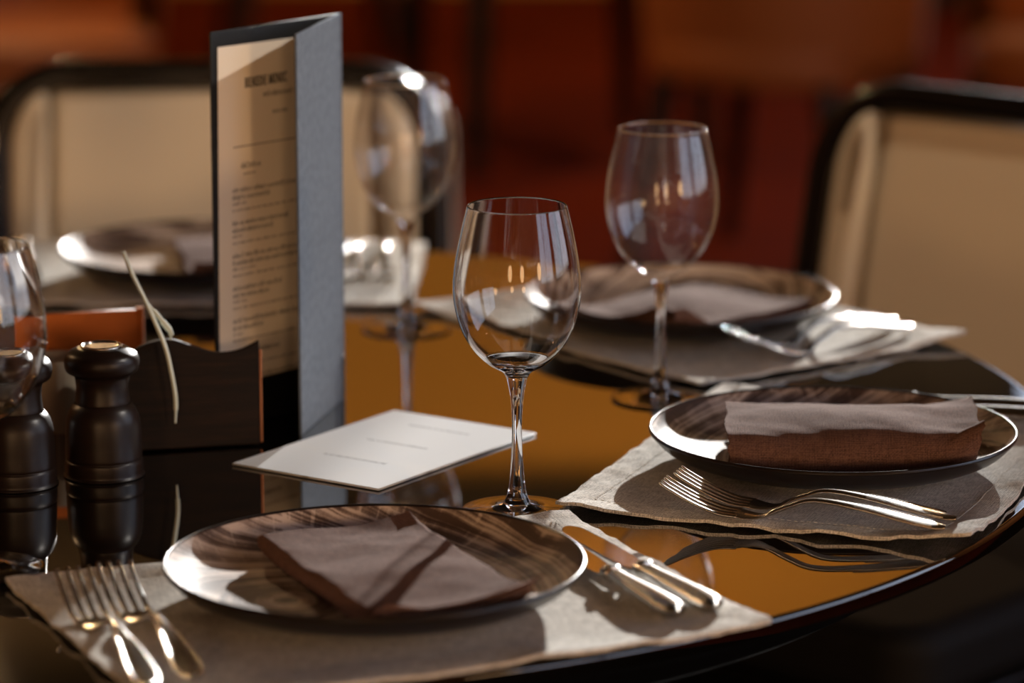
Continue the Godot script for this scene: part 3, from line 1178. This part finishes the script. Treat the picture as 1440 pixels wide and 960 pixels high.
func wall_washer(label: String, at: Vector3, length: float, energy: float) -> void:
	# a strip lamp under the ceiling that shines down the back wall
	var t := thing("wall_washer", label, "lamp", at, 0.0, "strip lamps above the back wall")
	var s := Shape.new()
	s.box(Vector3(length + 0.04, 0.09, 0.12), 0.008, Transform3D(Basis(), Vector3(0, 0.05, 0)))
	part("housing", s, M.black_lacquer, t)
	s = Shape.new()
	s.box(Vector3(length, 0.008, 0.10), 0.002)
	part("diffuser", s, M.lamp_strip, t)
	var l := AreaLight3D.new()
	l.name = "strip_light"
	l.area_size = Vector2(length, 0.1)
	l.light_color = Color(1.0, 0.72, 0.42)
	l.light_energy = energy
	l.area_range = 14.0
	l.area_attenuation = 2.0
	l.shadow_enabled = true
	t.add_child(l)
	l.position = Vector3(0, -0.006, 0)
	l.rotation = Vector3(deg_to_rad(-68.0), 0, 0)


func wall_spot(label: String, at: Vector3, aim: Vector3, energy: float, half_angle: float, tint: Color, mount := Vector3(0.21, 0, 0)) -> void:
	# small spotlight on the right wall
	var t := thing("wall_spotlight", label, "lamp", at, 0.0, "black spotlights beyond the picture")
	var d := (aim - at).normalized()
	var s := Shape.new()
	s.loft([-d * 0.10, -d * 0.05, d * 0.02], [0.03, 0.045, 0.05], [0.03, 0.045, 0.05], Vector3.UP, 20)
	part("housing", s, M.black_lacquer, t)
	s = Shape.new()
	s.loft([d * 0.021, d * 0.022, d * 0.023], [0.042, 0.042, 0.042], [0.042, 0.042, 0.042], Vector3.UP, 20)
	part("lens", s, M.lamp_strip, t)
	s = Shape.new()
	s.loft([-d * 0.08, mount * 0.7, mount], [0.012, 0.012, 0.03], [0.012, 0.012, 0.03], Vector3(0, 0, 1), 12)
	part("bracket", s, M.black_lacquer, t)
	var l := SpotLight3D.new()
	l.name = "spot_light"
	l.light_color = tint
	l.light_energy = energy
	l.spot_angle = half_angle
	l.spot_range = 12.0
	l.spot_attenuation = 2.0
	l.spot_angle_attenuation = 0.5
	l.light_size = 0.04
	l.shadow_enabled = true
	t.add_child(l)
	l.position = d * 0.05
	l.look_at_from_position(at + d * 0.05, aim)


# ---------------------------------------------------------------- room
func wall_with_openings(s: Shape, x0: float, x1: float, y0: float, y1: float, holes: Array, thick: float, at: Transform3D) -> void:
	# boxes round rectangular holes [xa, xb, ya, yb], sorted along x
	var x := x0
	for h in holes:
		if h[0] > x:
			s.box(Vector3(h[0] - x, y1 - y0, thick), 0.001, at * Transform3D(Basis(), Vector3((x + h[0]) / 2, (y0 + y1) / 2, 0)))
		s.box(Vector3(h[1] - h[0], h[2] - y0, thick), 0.001, at * Transform3D(Basis(), Vector3((h[0] + h[1]) / 2, (y0 + h[2]) / 2, 0)))
		s.box(Vector3(h[1] - h[0], y1 - h[3], thick), 0.001, at * Transform3D(Basis(), Vector3((h[0] + h[1]) / 2, (y1 + h[3]) / 2, 0)))
		x = h[1]
	if x1 > x:
		s.box(Vector3(x1 - x, y1 - y0, thick), 0.001, at * Transform3D(Basis(), Vector3((x + x1) / 2, (y0 + y1) / 2, 0)))


func window(called: String, h: Array, at: Transform3D, bars: int) -> void:
	var o := Node3D.new()
	o.name = called
	o.set_meta("kind", "structure")
	add_child(o)
	var s := Shape.new()
	var wx: float = h[1] - h[0]
	var wy: float = h[3] - h[2]
	var cx: float = (h[0] + h[1]) / 2
	var cy: float = (h[2] + h[3]) / 2
	for e in [-1, 1]:
		s.box(Vector3(0.05, wy, 0.07), 0.004, at * Transform3D(Basis(), Vector3(cx + e * (wx / 2 - 0.025), cy, 0)))
		s.box(Vector3(wx - 0.1, 0.05, 0.07), 0.004, at * Transform3D(Basis(), Vector3(cx, cy + e * (wy / 2 - 0.025), 0)))
	for k in bars:
		s.box(Vector3(0.04, wy - 0.1, 0.06), 0.004, at * Transform3D(Basis(), Vector3(h[0] + wx * (k + 1) / (bars + 1), cy, 0)))
	part("window_frame", s, M.dark_wood_plain, o)
	for k in bars + 1:
		var s2 := Shape.new()
		var x0: float = h[0] + wx * k / (bars + 1) + (0.05 if k == 0 else 0.02)
		var x1: float = h[0] + wx * (k + 1) / (bars + 1) - (0.05 if k == bars else 0.02)
		var pts := [PackedVector3Array([at * Vector3(x0, h[2] + 0.05, 0), at * Vector3(x1, h[2] + 0.05, 0)]), PackedVector3Array([at * Vector3(x0, h[3] - 0.05, 0), at * Vector3(x1, h[3] - 0.05, 0)])]
		s2.sheet(pts)
		part("pane", s2, M.pane, o)


func make_room() -> void:
	var x0 := -4.0
	var x1 := 3.0
	var zb := -11.8
	var zf := 2.2
	var top := 4.0
	var s := Shape.new()
	s.box(Vector3(x1 - x0 + 0.6, 0.2, zf - zb + 0.6), 0.001, Transform3D(Basis(), Vector3((x0 + x1) / 2, -0.1, (zb + zf) / 2)))
	structure("floor", s, M.floor_wood)
	s = Shape.new()
	s.box(Vector3(x1 - x0 + 0.6, 0.2, zf - zb + 0.6), 0.001, Transform3D(Basis(), Vector3((x0 + x1) / 2, top + 0.1, (zb + zf) / 2)))
	structure("ceiling", s, M.ceiling_dark)
	# back wall: window at the right through which the sun comes
	var back := Transform3D(Basis(), Vector3(0, 0, zb - 0.1))
	var hole := [1.72, 2.85, 1.35, 3.55]
	s = Shape.new()
	wall_with_openings(s, x0 - 0.2, x1 + 0.2, 0.0, top, [hole], 0.2, back)
	structure("wall_back", s, M.wall_amber)
	window("window_1", hole, back, 1)
	# right wall: tall windows beside the camera
	var side := Transform3D(Basis(Vector3.UP, PI / 2), Vector3(x1 + 0.1, 0, 0))
	var holes := [[-0.9, 1.2, 0.8, 2.35], [1.5, 3.6, 0.8, 2.35]]
	s = Shape.new()
	wall_with_openings(s, -zf, -zb, 0.0, top, holes, 0.2, side)
	structure("wall_right", s, M.wall_plain)
	window("window_2", holes[0], side, 1)
	window("window_3", holes[1], side, 1)
	s = Shape.new()
	s.box(Vector3(0.2, top, zf - zb), 0.001, Transform3D(Basis(), Vector3(x0 - 0.1, top / 2, (zb + zf) / 2)))
	structure("wall_left", s, M.wall_plain)
	s = Shape.new()
	s.box(Vector3(x1 - x0 + 0.4, top, 0.2), 0.001, Transform3D(Basis(), Vector3((x0 + x1) / 2, top / 2, zf + 0.1)))
	structure("wall_front", s, M.wall_plain)
	s = Shape.new()
	s.box(Vector3(1.7 - x0, 0.20, 0.05), 0.006, Transform3D(Basis(), Vector3((1.7 + x0) / 2, 3.26, zb + 0.02)))
	structure("trim_1", s, M.dark_wood_plain)
	# dark panelling on the left part of the back wall
	s = Shape.new()
	s.box(Vector3(-1.15 - x0, 4.0, 0.06), 0.002, Transform3D(Basis(), Vector3((x0 - 1.15) / 2, 2.0, zb + 0.05)))
	structure("trim_2", s, M.dark_wood_plain)


func _ready() -> void:
	rng.seed = 3
	# ---- camera
	var cam := Camera3D.new()
	cam.name = "camera"
	add_child(cam)
	cam.position = Vector3(0, TOP + 0.621, 0)
	cam.rotation = Vector3(deg_to_rad(-12.3), 0, 0)
	var lens := CameraAttributesPhysical.new()
	lens.frustum_focal_length = 125.0
	lens.frustum_focus_distance = 2.38
	lens.frustum_near = 0.05
	lens.frustum_far = 100.0
	lens.exposure_aperture = 3.7
	cam.attributes = lens
	cam.fov = rad_to_deg(2.0 * atan(480.0 / 5000.0))
	cam.current = true
	# ---- sky, sun, exposure
	var env := Environment.new()
	env.background_mode = Environment.BG_SKY
	var sky := Sky.new()
	var sm := ProceduralSkyMaterial.new()
	sm.sky_top_color = Color(0.78, 0.86, 1.0)
	sm.sky_horizon_color = Color(0.95, 0.96, 1.0)
	sm.ground_bottom_color = Color(0.45, 0.43, 0.40)
	sm.ground_horizon_color = Color(0.75, 0.74, 0.72)
	sm.sun_angle_max = 1.0
	sky.sky_material = sm
	env.sky = sky
	env.background_energy_multiplier = 2.6
	env.tonemap_mode = Environment.TONE_MAPPER_LINEAR
	env.tonemap_exposure = 1.0
	env.sdfgi_enabled = true
	env.ssao_enabled = true
	env.ssil_enabled = true
	var we := WorldEnvironment.new()
	we.name = "environment"
	we.environment = env
	add_child(we)
	var sun := DirectionalLight3D.new()
	sun.name = "sun"
	sun.light_color = Color(1.0, 0.985, 0.965)
	sun.light_energy = 3.3
	sun.light_angular_distance = 0.6
	sun.shadow_enabled = true
	add_child(sun)
	var az := deg_to_rad(14.5)
	var el := deg_to_rad(12.5)
	sun.look_at_from_position(Vector3.ZERO, -Vector3(sin(az) * cos(el), sin(el), -cos(az) * cos(el)))
	# ---- room
	materials()
	make_room()
	# ---- table and chairs
	make_table()
	var chair := make_dining_chair()
	chair.position = Vector3(-0.316, 0.005, -3.665)
	tag(chair, "cream leather chair with black frame behind the menu folder", "chair")
	var chair2 := copy(chair, "cream leather chair with black frame at the right behind the cutlery")
	var a2 := deg_to_rad(48.0)
	chair2.position = Vector3(0.502, 0.006, -3.46) + Vector3(-cos(a2), 0, sin(a2)) * 0.06
	chair2.rotation.y = atan2(-cos(a2), sin(a2))
	# ---- place settings, seen from the middle of the table at these angles
	var seats := [
		{"deg": -68.0, "mat": "linen placemat nearest the camera, under two forks and two knives", "plate": "log-patterned brown plate nearest the camera", "nap": "taupe napkin on the plate nearest the camera, folded lengthwise"},
		{"deg": -17.0, "mat": "linen placemat at the right table edge with a curled corner", "plate": "log-patterned brown plate at the right edge of the picture", "nap": "rumpled brown napkin on the plate at the right edge"},
		{"deg": 37.0, "mat": "sunlit linen placemat in front of the right-hand chair", "plate": "dark plate behind the right-hand wine glass", "nap": "folded napkin on the plate behind the right-hand wine glass"},
		{"deg": 89.0, "mat": "blurred linen placemat behind the menu folder", "plate": "blurred plate behind the menu folder in front of the left chair", "nap": "blurred mauve napkin on the plate behind the menu folder"},
	]
	var curls := [[0.001, 0.002, 0.004, 0.001], [0.003, 0.004, 0.002, 0.010], [0.001, 0.001, 0.001, 0.006], [0.001, 0.001, 0.001, 0.001]]
	var nap_form := [[0.106, 0.19, 5, 0.0028, 3, 0.001, 0.002], [0.120, 0.172, 6, 0.0046, 8, 0.0, 0.008], [0.135, 0.170, 4, 0.0030, 14, 0.0, 0.003], [0.13, 0.19, 4, 0.0030, 20, 0.0, 0.003]]
	var nap_at := [[0.010, 0.541, 3.0], [-0.012, 0.548, 14.0], [-0.024, 0.515, 8.0], [-0.045, 0.52, 12.0]]
	var plate := make_plate()
	for k in 4:
		var d: float = seats[k].deg
		var m := make_placemat(k, Vector2(0.194 if k == 0 else 0.190, 0.142), curls[k])
		m.set_meta("label", seats[k].mat)
		m.position = seat_point(d, [-0.002, 0.004, 0.0, 0.0][k], [0.546, 0.533, 0.532, 0.532][k])
		m.rotation.y = seat_turn(d) + deg_to_rad([2.2, -3.5, 0.0, 0.0][k])
		var p := plate if k == 0 else copy(plate, seats[k].plate)
		p.set_meta("label", seats[k].plate)
		p.position = seat_point(d, 0.0, 0.532, 0.0030)
		p.rotation.y = [0.0, 2.4, 4.0, 1.1][k]
		p.scale = Vector3(0.98, 0.92, 0.98)
		var f: Array = nap_form[k]
		var n := make_napkin(f[0], f[1], f[2], f[3], f[4], f[5], f[6], Vector2(nap_at[k][0], nap_at[k][1] - 0.532), deg_to_rad(nap_at[k][2]))
		n.set_meta("label", seats[k].nap)
		n.position = seat_point(d, nap_at[k][0], nap_at[k][1], 0.0108)
		n.rotation.y = seat_turn(d) + deg_to_rad(nap_at[k][2])
	var fork := make_fork()
	var knife := make_knife()
	# [seat, along, out, turn in degrees, label]
	var forks := [
		[0, -0.182, 0.548, -2.0, "outer fork at the left of the nearest plate"], [0, -0.155, 0.544, -2.0, "fork right beside the nearest plate, inner of the pair"],
		[1, -0.184, 0.530, 0.0, "fork along the front hem of the right-hand placemat"], [1, -0.158, 0.533, -1.0, "fork between the right-hand plate and the hem fork"],
		[2, -0.158, 0.540, 4.0, "sunlit fork on the hem of the mat before the right chair"], [2, -0.130, 0.548, 4.0, "sunlit fork close to the plate behind the right-hand glass"],
		[3, -0.163, 0.545, 3.0, "blurred fork seen behind the left wine glass stem, outer one"], [3, -0.137, 0.545, 1.0, "blurred fork seen between menu folder and left wine glass"],
	]
	for k in forks.size():
		var q: Array = forks[k]
		var o := fork if k == 0 else copy(fork, q[4])
		o.set_meta("label", q[4])
		o.position = seat_point(seats[q[0]].deg, q[1] + 0.004, q[2] + 0.021, 0.0042 + (0.0034 if q[0] == 1 else 0.0012 if q[0] == 2 else 0.0))
		o.rotation.y = seat_turn(seats[q[0]].deg) + deg_to_rad(q[3])
	var knives := [
		[0, 0.147, 0.537, 1.0, "knife right beside the nearest plate"], [0, 0.170, 0.535, 3.0, "knife nearest the hem, at the right of the nearest plate"],
		[1, 0.150, 0.543, 0.0, "knife behind the right-hand plate, its handle end at the picture edge"], [1, 0.176, 0.535, 0.0, "farther knife behind the right-hand plate"],
		[3, 0.166, 0.535, 12.0, "blurred knife at the left edge beside the plate behind the mills"],
	]
	for k in knives.size():
		var q: Array = knives[k]
		var o := knife if k == 0 else copy(knife, q[4])
		o.set_meta("label", q[4])
		o.position = seat_point(seats[q[0]].deg, q[1], q[2] + 0.020, 0.0034 + (0.002 if q[0] == 1 else 0.0012))
		o.rotation.y = seat_turn(seats[q[0]].deg) + deg_to_rad(q[3])
	var glass := make_wine_glass(M.glass)
	var glass2 := make_wine_glass(M.thin_glass)
	var glasses := [
		[Vector3(0.0033, TOP, -2.3117), "sharp empty wine glass in the middle of the picture"],
		[Vector3(0.1130, TOP, -2.6420), "empty wine glass in front of the far right plate"],
		[Vector3(-0.0877, TOP, -2.8954), "blurred wine glass beside the menu folder, before the left chair"],
		[Vector3(-0.3333, TOP, -2.1700), "wine glass cut off by the left picture edge, beside the mills"],
		[Vector3(-0.4720, TOP, -2.9300), "blurred wine glass just reaching in at the left picture edge"],
	]
	for k in glasses.size():
		var o := glass if k == 0 else glass2 if k == 1 else copy(glass2 if k == 2 else glass, glasses[k][1])
		o.set_meta("label", glasses[k][1])
		o.position = glasses[k][0]
	make_menu()
	make_card()
	make_caddy()
	make_orange_folder()
	make_cup()
	make_mill("pepper_mill", "dark turned pepper mill with a silver cap ring, right one of two", Vector3(-0.2852, TOP, -2.4113))
	make_mill("pepper_mill", "dark turned pepper mill partly behind the glass at the left edge", Vector3(-0.3425, TOP, -2.3857))
	make_sprig()
	# ---- the room behind
	var tub := make_tub_chair()
	var tubs := [
		[Vector3(0.54, 0, -7.0), 2.6, "tan leather chair behind, above the right-hand wine glass"],
		[Vector3(-0.97, 0, -7.0), 0.5, "tan leather chair behind, at the top left corner"],
		[Vector3(-0.55, 0, -9.7), 0.2, "tan leather chair behind, far off at the top middle"],
		[Vector3(1.16, 0, -6.9), -0.8, "tan leather chair behind, at the top right corner"],
	]
	for k in tubs.size():
		var o := tub if k == 0 else copy(tub, tubs[k][2])
		o.set_meta("label", tubs[k][2])
		o.position = tubs[k][0]
		o.rotation.y = tubs[k][1]
	make_back_table("dark round table behind, at the top middle", Vector3(0.1, 0, -8.4))
	make_side_chair()
	make_back_table("dark round table behind, at the top left", Vector3(-1.75, 0, -8.0))
	make_cabinet()
	make_rug()
	# ---- lamps
	var hung := [
		[Vector3(-2.6, 2.5, -4.2), "bare amber bulb at the left of the left chair", 1.0, 0.04], [Vector3(-1.2, 2.6, -7.4), "bare amber bulb over the left back table", 2.4, 0.04],
		[Vector3(1.9, 2.6, -5.2), "bare amber bulb at the right behind the right chair", 0.6, 0.04], [Vector3(1.75, 2.5, -8.6), "bare amber bulb at the right of the back tables", 1.6, 0.04],
		[Vector3(-0.75, 1.20, 1.0), "low frosted globe lamp behind the camera, left", 1.5, 0.22], [Vector3(0.55, 1.20, 1.1), "low frosted globe lamp behind the camera, middle", 0.75, 0.22], [Vector3(2.3, 1.20, 0.3), "low frosted globe lamp behind the camera, right", 1.9, 0.22],
	]
	for q in hung:
		pendant(q[1], q[0], q[2], q[3])
	wall_spot("small black spotlight on the right wall, aimed at the menu", Vector3(2.80, 2.86, -2.32), Vector3(-0.20, 1.02, -2.53), 6.0, 5.0, Color(1.0, 0.97, 0.93))
	wall_spot("small black spotlight on the right wall, aimed at the left chair", Vector3(2.80, 2.86, -0.6), Vector3(-0.33, 0.70, -3.68), 8.5, 5.2, Color(1.0, 0.90, 0.77))
	wall_spot("small black spotlight on the ceiling, aimed at the right chair", Vector3(0.36, 3.80, -3.22), Vector3(0.50, 0.80, -3.50), 3.2, 5.5, Color(1.0, 0.93, 0.82), Vector3(0, 0.2, 0.02))
	wall_washer("long strip lamp above the left half of the back wall", Vector3(-2.2, 3.86, -11.1), 2.6, 1.9)
	wall_washer("long strip lamp above the middle of the back wall", Vector3(0.55, 3.86, -11.1), 1.8, 1.9)
